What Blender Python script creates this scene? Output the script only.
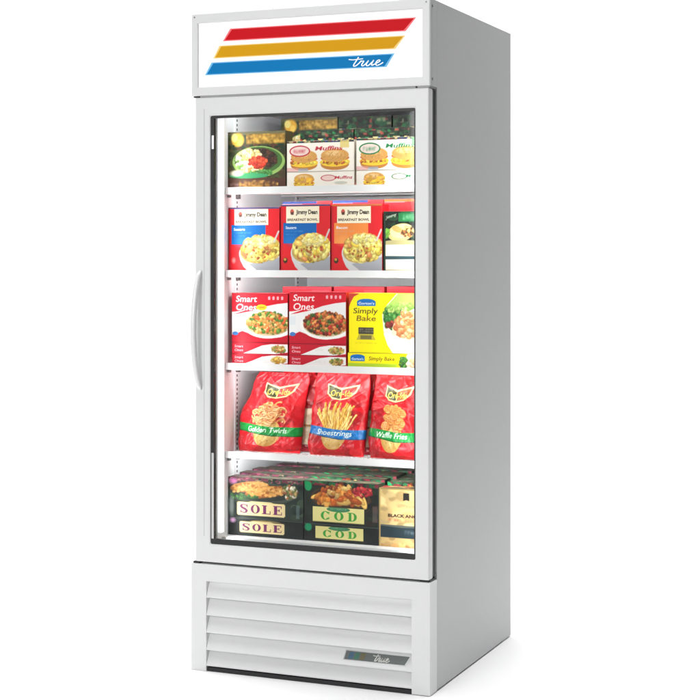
import bpy, math, random
import numpy as np
from mathutils import Vector

S = bpy.context.scene
C = S.collection
for o in list(bpy.data.objects):
    bpy.data.objects.remove(o)

# ------------------------------------------------------------ camera
TH = math.radians(22.837)
cam_d = bpy.data.cameras.new('camera')
cam = bpy.data.objects.new('camera', cam_d)
C.objects.link(cam)
cam.location = (2.0467, -3.7536, 1.1071)
cam.rotation_euler = (math.radians(90), 0, TH)
cam_d.sensor_width = 36.0
cam_d.lens = 1571.9 / 700 * 36.0
cam_d.shift_y = -(350 - 258.98) / 700.0
cam_d.clip_end = 100
S.camera = cam

# ------------------------------------------------------------ world and studio lamps
w = bpy.data.worlds.new('World')
S.world = w
w.use_nodes = True
w.node_tree.nodes['Background'].inputs[0].default_value = (1, 1, 1, 1)
w.node_tree.nodes['Background'].inputs[1].default_value = 0.115

def area(name, loc, target, sx, sy, power, spread=180, col=(1, 1, 1)):
    d = bpy.data.lights.new(name, 'AREA')
    d.shape = 'RECTANGLE'; d.size = sx; d.size_y = sy
    d.energy = power; d.color = col; d.spread = math.radians(spread)
    o = bpy.data.objects.new(name, d)
    C.objects.link(o)
    o.location = loc
    o.rotation_euler = (Vector(target) - Vector(loc)).to_track_quat('-Z', 'Y').to_euler()
    return o

area('overhead_softbox', (-0.6, 0.6, 5.0), (-0.6, 0.6, 0), 6.0, 6.0, 110, 70)
area('key_softbox', (-0.5, -6.0, 2.3), (0.3, 0, 1.7), 2.2, 2.2, 26, 60)
area('backdrop_lamp', (-0.8, 0.3, 3.9), (-1.2, 2.9, 1.0), 4.5, 0.8, 142)

S.render.engine = 'CYCLES'
S.view_settings.view_transform = 'Standard'
S.view_settings.look = 'None'
S.view_settings.exposure = 0.0
S.view_settings.gamma = 1.0
S.cycles.transparent_max_bounces = 16
S.cycles.max_bounces = 10

# ------------------------------------------------------------ helpers
def lin(c):
    return tuple((v / 255 / 12.92) if v / 255 <= 0.04045 else ((v / 255 + 0.055) / 1.055) ** 2.4 for v in c)

def mat(name, col, rough=0.5, metal=0.0, emit=0.0, bump=0.0, bscale=300.0, var=0.0, vscale=6.0, coat=0.0):
    m = bpy.data.materials.new(name)
    m.use_nodes = True
    nt = m.node_tree; b = nt.nodes['Principled BSDF']
    b.inputs['Base Color'].default_value = (*col, 1)
    b.inputs['Roughness'].default_value = rough
    b.inputs['Metallic'].default_value = metal
    b.inputs['Coat Weight'].default_value = coat
    if emit:
        b.inputs['Emission Color'].default_value = (*col, 1)
        b.inputs['Emission Strength'].default_value = emit
    tc = nt.nodes.new('ShaderNodeTexCoord')
    if var:
        n = nt.nodes.new('ShaderNodeTexNoise'); n.inputs['Scale'].default_value = vscale
        n.inputs['Detail'].default_value = 4
        nt.links.new(tc.outputs['Object'], n.inputs['Vector'])
        mx = nt.nodes.new('ShaderNodeMix'); mx.data_type = 'RGBA'
        mx.inputs[6].default_value = (*[c * (1 - var) for c in col], 1)
        mx.inputs[7].default_value = (*[min(1, c * (1 + var)) for c in col], 1)
        nt.links.new(n.outputs['Fac'], mx.inputs[0])
        nt.links.new(mx.outputs[2], b.inputs['Base Color'])
    if bump:
        n = nt.nodes.new('ShaderNodeTexNoise'); n.inputs['Scale'].default_value = bscale
        n.inputs['Detail'].default_value = 3
        nt.links.new(tc.outputs['Object'], n.inputs['Vector'])
        bp = nt.nodes.new('ShaderNodeBump'); bp.inputs['Strength'].default_value = bump
        bp.inputs['Distance'].default_value = 0.001
        nt.links.new(n.outputs['Fac'], bp.inputs['Height'])
        nt.links.new(bp.outputs['Normal'], b.inputs['Normal'])
    return m

def dull(m, v):
    m.node_tree.nodes['Principled BSDF'].inputs['Specular IOR Level'].default_value = v

def print_mat(name, rough, coat=0.0, spec=0.5, bump=0.0, bscale=60):
    m = mat(name, (1, 1, 1), rough, coat=coat, bump=bump, bscale=bscale)
    nt = m.node_tree; b = nt.nodes['Principled BSDF']
    a = nt.nodes.new('ShaderNodeAttribute'); a.attribute_name = 'print'
    nt.links.new(a.outputs['Color'], b.inputs['Base Color'])
    b.inputs['Specular IOR Level'].default_value = spec
    return m

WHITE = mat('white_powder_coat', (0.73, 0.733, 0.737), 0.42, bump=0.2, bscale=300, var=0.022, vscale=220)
SIDE = mat('white_side_shaded', (0.535, 0.54, 0.545), 0.5, bump=0.3, bscale=260, var=0.045, vscale=190)  # the front's white darkened, so side shade is partly in the colour
LINER = mat('white_liner', (0.86, 0.88, 0.91), 0.45, bump=0.1, bscale=500, var=0.01)
BLACK = mat('black_gasket', (0.012, 0.012, 0.013), 0.5, bump=0.2, bscale=300)
DARK = mat('dark_cavity', (0.02, 0.02, 0.022), 0.7, var=0.3, vscale=20)
WIRE = mat('white_wire', (0.78, 0.79, 0.8), 0.4, bump=0.05)
GLINTG = mat('light_grey_glint', (.6, .6, .6), .35, var=.05)
SEALG = mat('grey_seal', (.42, .42, .42), .6, var=.1)
SCREW = mat('screw_steel', (0.2, 0.2, 0.2), 0.45, 0.8, bump=0.2)
HANDLE = mat('white_handle', (0.78, 0.785, 0.79), 0.3, bump=0.05, bscale=400)
SIGN = mat('backlit_acrylic', (0.9, 0.9, 0.9), 0.25, emit=0.28, bump=0.02)
RED = mat('sign_red', lin((198, 10, 24)), 0.55, emit=0.12, var=0.03)
YEL = mat('sign_yellow', lin((212, 154, 10)), 0.55, emit=0.08, var=0.03)
BLU = mat('sign_blue', lin((0, 116, 178)), 0.55, emit=0.12, var=0.03)
REDL = mat('sign_red_edge', lin((236, 110, 116)), 0.3, emit=0.2, var=0.02)
YELL = mat('sign_yellow_edge', lin((232, 200, 120)), 0.3, emit=0.2, var=0.02)
BLUL = mat('sign_blue_edge', lin((110, 180, 224)), 0.3, emit=0.2, var=0.02)
for _m in (RED, YEL, BLU, REDL, YELL, BLUL): dull(_m, .12)
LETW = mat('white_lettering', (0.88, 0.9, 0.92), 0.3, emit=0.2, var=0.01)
CHROME = mat('brushed_badge', (0.10, 0.115, 0.11), 0.32, 0.35, bump=0.3, bscale=500, var=0.25, vscale=30)
BADGEL = mat('badge_lettering', (0.5, 0.5, 0.47), 0.35, 0.3, var=0.1, vscale=60)
BADGEE = mat('badge_edge', (0.45, 0.46, 0.46), 0.3, 0.8, var=0.1)
LED = mat('led_diffuser', (1, 1, 1), 0.5, emit=0.8, bump=0.01)
CARD = mat('greyboard', (0.62, 0.6, 0.55), 0.8, bump=0.3, var=0.06, vscale=30)
PRINT = print_mat('printed_card', 0.45, coat=0.0, spec=.22, bump=0.05)
BAGM = print_mat('printed_film', 0.34, coat=0.05, spec=.4, bump=0.35, bscale=28)
PAPER = mat('white_paper_sweep', (0.945, 0.945, 0.945), 0.9, bump=0.02, bscale=80, var=0.004)

gm = bpy.data.materials.new('door_glass'); gm.use_nodes = True
nt = gm.node_tree; nt.nodes.remove(nt.nodes['Principled BSDF'])
out = nt.nodes['Material Output']
tr = nt.nodes.new('ShaderNodeBsdfTransparent'); tr.inputs[0].default_value = (0.975, 0.985, 0.98, 1)
gl = nt.nodes.new('ShaderNodeBsdfGlossy'); gl.inputs['Roughness'].default_value = 0.03
fr = nt.nodes.new('ShaderNodeFresnel'); fr.inputs['IOR'].default_value = 1.24
ns = nt.nodes.new('ShaderNodeTexNoise'); ns.inputs['Scale'].default_value = 2.0
bp = nt.nodes.new('ShaderNodeBump'); bp.inputs['Strength'].default_value = 0.02
mx = nt.nodes.new('ShaderNodeMixShader')
nt.links.new(ns.outputs['Fac'], bp.inputs['Height']); nt.links.new(bp.outputs['Normal'], gl.inputs['Normal'])
nt.links.new(fr.outputs[0], mx.inputs[0]); nt.links.new(tr.outputs[0], mx.inputs[1])
nt.links.new(gl.outputs[0], mx.inputs[2]); nt.links.new(mx.outputs[0], out.inputs['Surface'])
GLASS = gm

class MB:
    def __init__(s): s.v = []; s.f = []; s.m = []
    def face_set(s, vs, fs, mi=0):
        n = len(s.v); s.v += [tuple(map(float, p)) for p in vs]
        s.f += [tuple(n + i for i in f) for f in fs]; s.m += [mi] * len(fs)
        return s
    def box(s, x0, x1, y0, y1, z0, z1, mi=0):
        vs = [(x, y, z) for x in (x0, x1) for y in (y0, y1) for z in (z0, z1)]
        fs = [(0, 1, 3, 2), (4, 6, 7, 5), (0, 4, 5, 1), (2, 3, 7, 6), (0, 2, 6, 4), (1, 5, 7, 3)]
        return s.face_set(vs, fs, mi)
    def rod(s, a, b, r, n=6, mi=0):
        a = Vector(a); b = Vector(b); d = (b - a).normalized()
        u = d.orthogonal().normalized(); v = d.cross(u)
        vs = []
        for p in (a, b):
            for i in range(n):
                t = 2 * math.pi * i / n
                vs.append(p + u * r * math.cos(t) + v * r * math.sin(t))
        fs = [(i, (i + 1) % n, n + (i + 1) % n, n + i) for i in range(n)]
        fs += [tuple(range(n))[::-1], tuple(range(n, 2 * n))]
        return s.face_set(vs, fs, mi)
    def extrude_xz(s, pts, y0, y1, mi=0):
        n = len(pts)
        vs = [(x, y0, z) for x, z in pts] + [(x, y1, z) for x, z in pts]
        fs = [tuple(range(n))[::-1], tuple(range(n, 2 * n))]
        fs += [(i, (i + 1) % n, n + (i + 1) % n, n + i) for i in range(n)]
        return s.face_set(vs, fs, mi)
    def prism_x(s, pts, x0, x1, mi=0):
        n = len(pts)
        vs = [(x0, y, z) for y, z in pts] + [(x1, y, z) for y, z in pts]
        fs = [tuple(range(n)), tuple(range(n, 2 * n))[::-1]]
        fs += [(i, n + i, n + (i + 1) % n, (i + 1) % n) for i in range(n)]
        return s.face_set(vs, fs, mi)
    def frame(s, ox0, ox1, oz0, oz1, ix0, ix1, iz0, iz1, y0, y1, mi=0):
        o = [(ox0, oz0), (ox1, oz0), (ox1, oz1), (ox0, oz1)]
        i = [(ix0, iz0), (ix1, iz0), (ix1, iz1), (ix0, iz1)]
        vs = [(x, y0, z) for x, z in o] + [(x, y0, z) for x, z in i] + [(x, y1, z) for x, z in o] + [(x, y1, z) for x, z in i]
        fs = []
        for k in range(4):
            j = (k + 1) % 4
            fs += [(k, j, 4 + j, 4 + k), (8 + j, 8 + k, 12 + k, 12 + j), (j, k, 8 + k, 8 + j), (4 + k, 4 + j, 12 + j, 12 + k)]
        return s.face_set(vs, fs, mi)
    def build(s, name, mats, parent=None, bevel=0.0, segs=2, smooth=False):
        me = bpy.data.meshes.new(name)
        me.from_pydata(s.v, [], s.f)
        if not isinstance(mats, (list, tuple)): mats = [mats]
        for m in mats: me.materials.append(m)
        me.polygons.foreach_set('material_index', s.m)
        import bmesh
        bm = bmesh.new(); bm.from_mesh(me)
        bmesh.ops.recalc_face_normals(bm, faces=bm.faces)
        bm.to_mesh(me); bm.free()
        if smooth: me.polygons.foreach_set('use_smooth', [True] * len(me.polygons))
        o = bpy.data.objects.new(name, me); C.objects.link(o)
        if parent is not None: o.parent = parent
        if bevel:
            b = o.modifiers.new('bevel', 'BEVEL'); b.width = bevel; b.segments = segs
            b.limit_method = 'ANGLE'; b.harden_normals = False
        return o

def empty(name, loc, label, cat, group=None, rz=0.0):
    o = bpy.data.objects.new(name, None); C.objects.link(o)
    o.empty_display_size = 0.02
    o.location = loc; o.rotation_euler = (0, 0, rz)
    o['label'] = label; o['category'] = cat
    if group: o['group'] = group
    return o

# ------------------------------------------------------------ the setting: one white paper sweep
def sweep():
    prof = [(-7.0, 0.0)]
    R = 0.9; yb = 2.9
    for i in range(17):
        t = math.pi / 2 * i / 16
        prof.append((yb - R + R * math.sin(t), R - R * math.cos(t)))
    prof.append((yb, 4.2))
    x0, x1 = -5.0, 3.0
    vs = [(x, y, z) for x in (x0, x1) for y, z in prof]
    n = len(prof)
    fs = [(i, n + i, n + i + 1, i + 1) for i in range(n - 1)]
    me = bpy.data.meshes.new('backdrop'); me.from_pydata(vs, [], fs); me.materials.append(PAPER)
    me.polygons.foreach_set('use_smooth', [True] * len(fs))
    o = bpy.data.objects.new('backdrop', me); C.objects.link(o)
    o.location = (0, 0, -0.004)
    o['kind'] = 'structure'
sweep()

# ------------------------------------------------------------ the display freezer
W, D, H = 0.686, 0.696, 1.770
ZB, ZD0, ZD1, ZH = 0.2845, 0.2900, 1.5430, 1.5475      # base top, door bottom and top, header bottom
FZ = empty('display_freezer', (W / 2, D / 2, -0.004),
           'tall white glass door display freezer with three colour stripes across its lit header sign', 'freezer')
class Rooted:                                            # parts are written in world metres, then hung on the root
    pass
def part(mb, name, mats, parent=None, **k):
    o = mb.build(name, mats, None, **k)
    o.parent = parent or FZ
    o.matrix_parent_inverse = (parent.matrix_world.inverted() if parent else FZ.matrix_world.inverted())
    return o
bpy.context.view_layer.update()

XI0, XI1 = 0.048, 0.638      # inner walls
YC = 0.053                   # front of the carcass behind the door
m = MB()
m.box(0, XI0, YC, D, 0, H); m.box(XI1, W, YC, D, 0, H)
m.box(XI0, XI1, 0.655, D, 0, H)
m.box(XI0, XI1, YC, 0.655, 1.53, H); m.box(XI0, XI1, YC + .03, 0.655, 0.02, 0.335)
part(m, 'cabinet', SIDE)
m = MB()
e = 0.002
m.box(XI0 - .0005, XI0 + e, YC + .004, 0.65, .338, 1.53); m.box(XI1 - e, XI1 + .0005, YC + .004, 0.65, .338, 1.53)
m.box(XI0 + e, XI1 - e, 0.648, 0.6555, .338, 1.53)
m.box(XI0 + e, XI1 - e, YC + .004, 0.648, 1.522, 1.5305)
m.box(XI0 + e, XI1 - e, .082, 0.648, .3345, .346)
liner = part(m, 'inner_liner', LINER)
m = MB()
for k in range(7):
    m.box(0.12, 0.566, 0.6455, 0.6485, 1.40 - k * .012, 1.405 - k * .012)
part(m, 'air_vent', DARK, liner)
for x in (XI0 + e, XI1 - e - .004):
    for y in (0.155, 0.56):
        m = MB(); m.box(x, x + .004, y, y + .022, .36, 1.51)
        p = part(m, 'pilaster', LINER, liner)
        m = MB()
        z = .385
        xx = x + .0036 if x < .3 else x - .0006
        while z < 1.5:
            m.box(xx, xx + .001, y + .008, y + .014, z, z + .0065); z += .0127 * 1
        part(m, 'slot_row', mat('slot_grey', (.12, .12, .13), .6, var=.1) if 'slot_grey' not in bpy.data.materials else bpy.data.materials['slot_grey'], liner)
# black threshold below the liner
m = MB(); m.box(XI0 + .001, XI1 - .001, YC + .002, 0.081, .322, .3365)
part(m, 'threshold', BLACK)
# lights behind both stiles of the door
for x, sgn in ((XI0 + .004, 1), (XI1 - .012, -1)):
    m = MB(); m.box(x, x + .008, .0575, .078, .36, 1.515)
    part(m, 'led_strip', LED, bevel=.002)
for z in (.62, 1.20):
    for x, tx in ((XI0 + .018, .36), (XI1 - .018, .33)):
        l = area('led_lamp', (x, .066, z), (tx, .17, z), .012, .56, .62, 170)

# header
m = MB()
m.frame(0, W, ZH, H, .0195, .665, 1.5705, 1.7435, 0, .012)
hd = part(m, 'header', WHITE, bevel=.0025)
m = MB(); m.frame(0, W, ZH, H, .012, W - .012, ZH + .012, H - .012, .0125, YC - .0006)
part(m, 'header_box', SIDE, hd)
m = MB(); m.box(.0126, W - .0126, YC - .02, YC - .004, ZH + .0126, H - .0126); part(m, 'header_back', DARK, hd)
m = MB(); m.box(.0125, W - .0125, .0065, .0105, ZH + .0125, H - .0125)
sg = part(m, 'sign_panel', SIGN)
def stripe(p, a, b, nm):
    (ax, az), (bx, bz), (cx, cz), (dx, dz) = p
    m = MB(); m.extrude_xz(p, .0059, .0064)
    part(m, nm + '_border', b, sg)
    q = Vector((sum(t[0] for t in p) / 4, sum(t[1] for t in p) / 4))
    t = .0026
    ins = [(ax + t * 2.1, az - t), (bx - t * 2.4, bz - t), (cx - t * 2.1, cz + t), (dx + t * 2.4, dz + t)]
    m = MB(); m.extrude_xz(ins, .0053, .0058)
    part(m, nm, a, sg)
stripe([(.1150, 1.7245), (.6465, 1.7235), (.6180, 1.6898), (.0930, 1.6920)], RED, REDL, 'red_stripe')
stripe([(.0825, 1.6805), (.6170, 1.6790), (.5895, 1.6457), (.0640, 1.6470)], YEL, YELL, 'yellow_stripe')
stripe([(.0585, 1.6365), (.5875, 1.6345), (.5650, 1.6005), (.0385, 1.6030)], BLU, BLUL, 'blue_stripe')

def ribbon(mb, pts, w, y0, y1, sub=8):
    P = [Vector(p) for p in pts]
    out = []
    for i in range(len(P) - 1):
        p0 = P[max(i - 1, 0)]; p1 = P[i]; p2 = P[i + 1]; p3 = P[min(i + 2, len(P) - 1)]
        for k in range(sub):
            t = k / sub
            out.append(0.5 * ((2 * p1) + (-p0 + p2) * t + (2 * p0 - 5 * p1 + 4 * p2 - p3) * t * t + (-p0 + 3 * p1 - 3 * p2 + p3) * t ** 3))
    out.append(P[-1])
    L = []; R_ = []
    for i, p in enumerate(out):
        a = out[max(i - 1, 0)]; b = out[min(i + 1, len(out) - 1)]
        d = (b - a); d = d.normalized() if d.length > 1e-9 else Vector((1, 0))
        n = Vector((-d.y, d.x)); ww = w * (0.75 + .45 * abs(d.y)) / 2
        L.append(p + n * ww); R_.append(p - n * ww)
    n = len(L)
    vs = [(p.x, y0, p.y) for p in L] + [(p.x, y0, p.y) for p in R_] + [(p.x, y1, p.y) for p in L] + [(p.x, y1, p.y) for p in R_]
    fs = []
    for i in range(n - 1):
        fs += [(i, i + 1, n + i + 1, n + i), (2 * n + i, 3 * n + i, 3 * n + i + 1, 2 * n + i + 1),
               (i, 2 * n + i, 2 * n + i + 1, i + 1), (n + i, n + i + 1, 3 * n + i + 1, 3 * n + i)]
    mb.face_set(vs, fs)

def script_true(mb, x, z, s, y0, y1, w, sx=1.0):
    # slanted joined script: t r u e
    G = [
        [(.55, 1.0), (.40, .55), (.28, .18), (.34, .02), (.52, .10), (.72, .36), (.84, .58), (.88, .52), (1.02, .56), (1.06, .48), (.96, .20), (1.02, .02), (1.2, .12), (1.42, .5), (1.46, .58)],
        [(-.25, .80), (.1, .74), (.5, .76), (.95, .80)],
        [(1.46, .58), (1.34, .2), (1.40, .02), (1.56, .06), (1.80, .4), (1.88, .58), (1.78, .2), (1.84, .03), (2.02, .14)],
        [(2.02, .14), (2.32, .34), (2.42, .50), (2.30, .58), (2.16, .42), (2.12, .16), (2.24, .0), (2.44, .06), (2.72, .28)],
    ]
    for g in G:
        ribbon(mb, [(x + (px * sx + py * .25) * s, z + py * s) for px, py in g], w, y0, y1)
m = MB(); script_true(m, .4640, 1.6060, .0235, .0046, .0052, .0027, 1.42)
part(m, 'lettering', LETW, sg)
for y, z in ((.018, 1.752), (.018, 1.566)):
    m = MB(); m.rod((W - .001, y, z), (W + .0012, y, z), .0035, 10); part(m, 'screw', SCREW, hd)
for x, z in ((.01, 1.76), (.676, 1.76)):
    m = MB(); m.rod((x, -.0012, z), (x, .001, z), .0022, 10); part(m, 'screw', SCREW, hd)
m = MB(); m.box(.60, .637, .003, .05, H + .0003, H + .007); m.box(.606, .63, .006, .04, H + .0071, H + .012)
part(m, 'cable_cover', BLACK, bevel=.0015)
for x in (.05, .14, .24, .37, .5):
    m = MB(); m.rod((x, .012, H - .0005), (x, .012, H + .0022), .003, 8); part(m, 'rivet', SCREW, hd)

# door
DX0, DX1 = .0110, .6835
GX0, GX1, GZ0, GZ1 = .0570, .6450, .3400, 1.4925
DR = empty('door', (0, 0, 0), '', ''); del DR['label']; del DR['category']
DR.parent = FZ; DR.matrix_parent_inverse = FZ.matrix_world.inverted()
bpy.context.view_layer.update()
m = MB(); m.frame(DX0, DX1, ZD0, ZD1, GX0, GX1, GZ0, GZ1, .0008, .0300)
part(m, 'door_frame', WHITE, DR, bevel=.0045, segs=3)
m = MB(); m.box(.0383, .0395, .0002, .0012, .36, 1.512)
part(m, 'door_seam', mat('seam_grey', (.5, .5, .5), .5, var=.02), DR)
m = MB(); m.frame(DX0 + .012, DX1 - .0015, ZD0 + .006, ZD1 - .004, GX0 - .010, GX1 + .008, GZ0 - .008, GZ1 + .010, .0302, .0524)
part(m, 'gasket', BLACK, DR, bevel=.002)
m = MB(); m.frame(GX0 - .002, GX1 + .002, GZ0 - .002, GZ1 + .002, GX0 + .0098, GX1 - .0035, GZ0 + .0140, GZ1 - .0068, .0045, .0112)
part(m, 'spacer_bar', BLACK, DR)
m = MB(); m.box(GX0 + .0030, GX0 + .0094, .0038, .0100, 1.403, 1.440)  # small white block imitating a reflection on the spacer bar
part(m, 'spacer_glint', LETW, DR, bevel=.001)
m = MB(); m.box(GX0 + .0022, GX0 + .0093, .0036, .0100, .3540, .5850)  # long light grey block imitating a reflection down the spacer bar
part(m, 'spacer_glint', GLINTG, DR, bevel=.001)
m = MB(); m.box(GX0 - .0006, GX1 + .0006, .0114, .0154, GZ0 + .0073, GZ1 - .0066)
part(m, 'glass', GLASS, DR)
# hinges
for a, b, y, z0, z1 in ((.004, .022, .006, ZD1 + .0006, ZH - .0004), (.650, .683, .006, ZD1 + .0006, ZH - .0004),
                        (.004, .024, .004, ZB + .0004, ZD0 - .0004), (.655, .683, .010, ZB + .0004, ZD0 - .0004)):
    m = MB(); m.box(a, b, y, .05, z0, z1); part(m, 'hinge', SEALG if z0 > 1 and a > .1 else BLACK, DR)
for a, b, y, z0, z1 in ((.03, .65, .02, ZB + .0004, ZD0 - .0004), (.024, .645, .006, ZD1 + .0006, ZH - .0004)):
    m = MB(); m.box(a, b, y, .05, z0, z1); part(m, 'gap_seal', DARK if z0 < 1 else SEALG, DR)
# handle: bowed grip on the hinge-free side
def handle():
    n = 28; prof = 10
    vs = []; fs = []
    for i in range(n + 1):
        t = i / n
        z = 1.076 - t * .322
        b = math.sin(math.pi * min(1, max(0, t))) ** .62
        cy = -.002 - .0255 * b
        cx = .0290 - .0075 * b
        ry = .0060 + .002 * b; rx = .0060 + .0010 * b
        if i in (0, n): rx *= .5; ry *= .4
        for k in range(prof):
            a = 2 * math.pi * k / prof
            ca, sa = math.cos(a), math.sin(a)
            vs.append((cx + rx * math.copysign(abs(ca) ** .7, ca), cy + ry * math.copysign(abs(sa) ** .7, sa), z))
    for i in range(n):
        for k in range(prof):
            fs.append((i * prof + k, i * prof + (k + 1) % prof, (i + 1) * prof + (k + 1) % prof, (i + 1) * prof + k))
    fs += [tuple(range(prof)), tuple(range(n * prof, n * prof + prof))]
    m = MB(); m.face_set(vs, fs)
    part(m, 'door_handle', HANDLE, DR, smooth=True)
handle()

# base with louvred grille
m = MB()
LX0, LX1, LZ1 = .0455, .6365, .2390
pts_o = 0
m.box(0, LX0, 0, YC - .0006, -.0034, ZB); m.box(LX1, W, 0, YC - .0006, -.0020, ZB)
m.box(LX0, LX1, 0, YC - .0006, LZ1, ZB)
# joined front: weld visually by using one mesh
bs = part(m, 'base', WHITE, bevel=0.0)
m = MB(); m.box(LX0 + .0003, LX1 - .0003, .044, .0515, .004, LZ1 - .0003)
part(m, 'grille_back', DARK, bs)
zs = [.2385, .1905, .1430, .0963, .0495, .0070]
for k in range(5):
    zt, zb = zs[k], zs[k + 1]
    prof = [(.0165, zt - .0005), (.0020, zb + .0110), (.0008, zb + .0075), (.0008, zb + .0042), (.0026, zb + .0034), (.0085, zb + .0034),
            (.0085, zb + .0048), (.0046, zb + .0056), (.0190, zt - .0010)]
    m = MB(); m.prism_x(prof, LX0 + .0004, LX1 - .0004)
    part(m, 'louver', WHITE, bs)
# badge on the fourth slat
def slat_y(z, k=3):
    zt, zb = zs[k], zs[k + 1]
    t = (z - (zb + .011)) / (zt - .0005 - zb - .011)
    return .0020 + t * (.0165 - .0020)
def badge():
    z0, z1 = .0665, .0905
    y0, y1 = slat_y(z0) - .0012, slat_y(z1) - .0012
    fr = [(.4445, z0, y0), (.6175, z0, y0), (.6310, z1, y1), (.4490, z1, y1)]
    m = MB()
    m.face_set([(x, y, z) for x, z, y in fr] + [(x, y + .001, z) for x, z, y in fr],
               [(0, 1, 2, 3), (7, 6, 5, 4), (0, 4, 5, 1), (1, 5, 6, 2), (2, 6, 7, 3), (3, 7, 4, 0)])
    bg = part(m, 'badge_edge', BADGEE, bs)
    i = .0016; sl = (y1 - y0) / (z1 - z0)
    fr = [(.4445 + .003, z0 + i), (.6175 - .002, z0 + i), (.6310 - .004, z1 - i), (.4490 + .002, z1 - i)]
    yy = lambda z: y0 + (z - z0) * sl - .0005
    m = MB(); m.face_set([(x, yy(z), z) for x, z in fr] + [(x, yy(z) + .0004, z) for x, z in fr],
               [(0, 1, 2, 3), (7, 6, 5, 4), (0, 4, 5, 1), (1, 5, 6, 2), (2, 6, 7, 3), (3, 7, 4, 0)])
    part(m, 'badge', CHROME, bs)
    m = MB(); script_true(m, .528, .0705, .0165, 0, .0004, .0024)
    m.v = [(x, yy(z) - .0005 + y, z) for x, y, z in m.v]
    part(m, 'badge_lettering', BADGEL, bs)
    m = MB()
    for xx, c in ((.458, 0), (.474, 1), (.490, 2)):
        m.face_set([(xx, yy(.0705) - .0002, .0705), (xx + .013, yy(.0705) - .0002, .0705), (xx + .017, yy(.0865) - .0002, .0865), (xx + .004, yy(.0865) - .0002, .0865)],
                   [(0, 1, 2, 3)], c)
    part(m, 'badge_stripe', [mat('badge_blue', (.03, .10, .17), .4, var=.1), mat('badge_green', (.03, .14, .09), .4, var=.1), mat('badge_ochre', (.11, .10, .04), .4, var=.1)], bs)
badge()
m = MB(); m.box(.012, W - .003, YC + .004, D - .07, -.0038, .006); m.box(LX0 + .002, LX1 - .002, .0035, YC + .0038, -.0038, .0068)
part(m, 'plinth', DARK)

# wire shelves
SHZ = [1.3005, 1.0730, .8180, .5750]
SHP = 1.45
area('shelf_fill', ((XI0 + XI1) / 2, .095, 1.518), ((XI0 + XI1) / 2, .48, 1.42), .50, .007, SHP * .45, 175)  # added fill light below the ceiling, brightens the back wall
for zt in SHZ:
    m = MB(); m.box(XI0 + .004, XI1 - .004, .100, .103, zt - .0155, zt + .0035)
    m.box(XI0 + .004, XI1 - .004, .103, .112, zt - .0158, zt - .0135)
    sh = part(m, 'shelf_rail', WIRE, bevel=.0008)
    m = MB()
    n = 44
    for i in range(n + 1):
        x = XI0 + .010 + (XI1 - XI0 - .020) * i / n
        m.rod((x, .1035, zt - .002), (x, .635, zt - .002), .0015, 5)
    for y in (.108, .30, .46, .632):
        m.rod((XI0 + .004, y, zt - .0065), (XI1 - .004, y, zt - .0065), .003, 6)
    part(m, 'shelf_wires', WIRE, sh)
    m = MB(); m.box(XI0 + .03, XI1 - .03, .1135, .1215, zt - .0150, zt - .0118)
    part(m, 'fill_bar', LED, sh)  # glowing bar added to go with the fill light
    area('shelf_fill', ((XI0 + XI1) / 2, .118, zt - .016), ((XI0 + XI1) / 2, .48, zt - .085), .50, .007, SHP * (.6 if zt == SHZ[2] else 1), 175)  # added fill light under each rail, for back wall and carton tops
    for x in (XI0 + .003, XI1 - .015):
        m = MB(); m.box(x, x + .012, .158, .172, zt - .026, zt - .0105)
        part(m, 'shelf_clip', SCREW, sh, bevel=.001)
        m = MB(); m.box(x + .001, x + .010, .110, .118, zt - .024, zt - .017)
        part(m, 'shelf_clip', SCREW, sh, bevel=.001)

# ------------------------------------------------------------ printed artwork (vertex grids, every mark computed here)
def text_tris(s, bold=0.0):
    cu = bpy.data.curves.new('t', 'FONT'); cu.body = s; cu.size = 1.0; cu.offset = bold; cu.resolution_u = 3
    o = bpy.data.objects.new('t', cu); C.objects.link(o)
    bpy.context.view_layer.update()
    me = bpy.data.meshes.new_from_object(o.evaluated_get(bpy.context.evaluated_depsgraph_get()))
    me.calc_loop_triangles()
    V = np.array([v.co[:2] for v in me.vertices]); T = np.array([t.vertices[:] for t in me.loop_triangles])
    bpy.data.objects.remove(o); bpy.data.curves.remove(cu); bpy.data.meshes.remove(me)
    return V, T
_tc = {}

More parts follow.
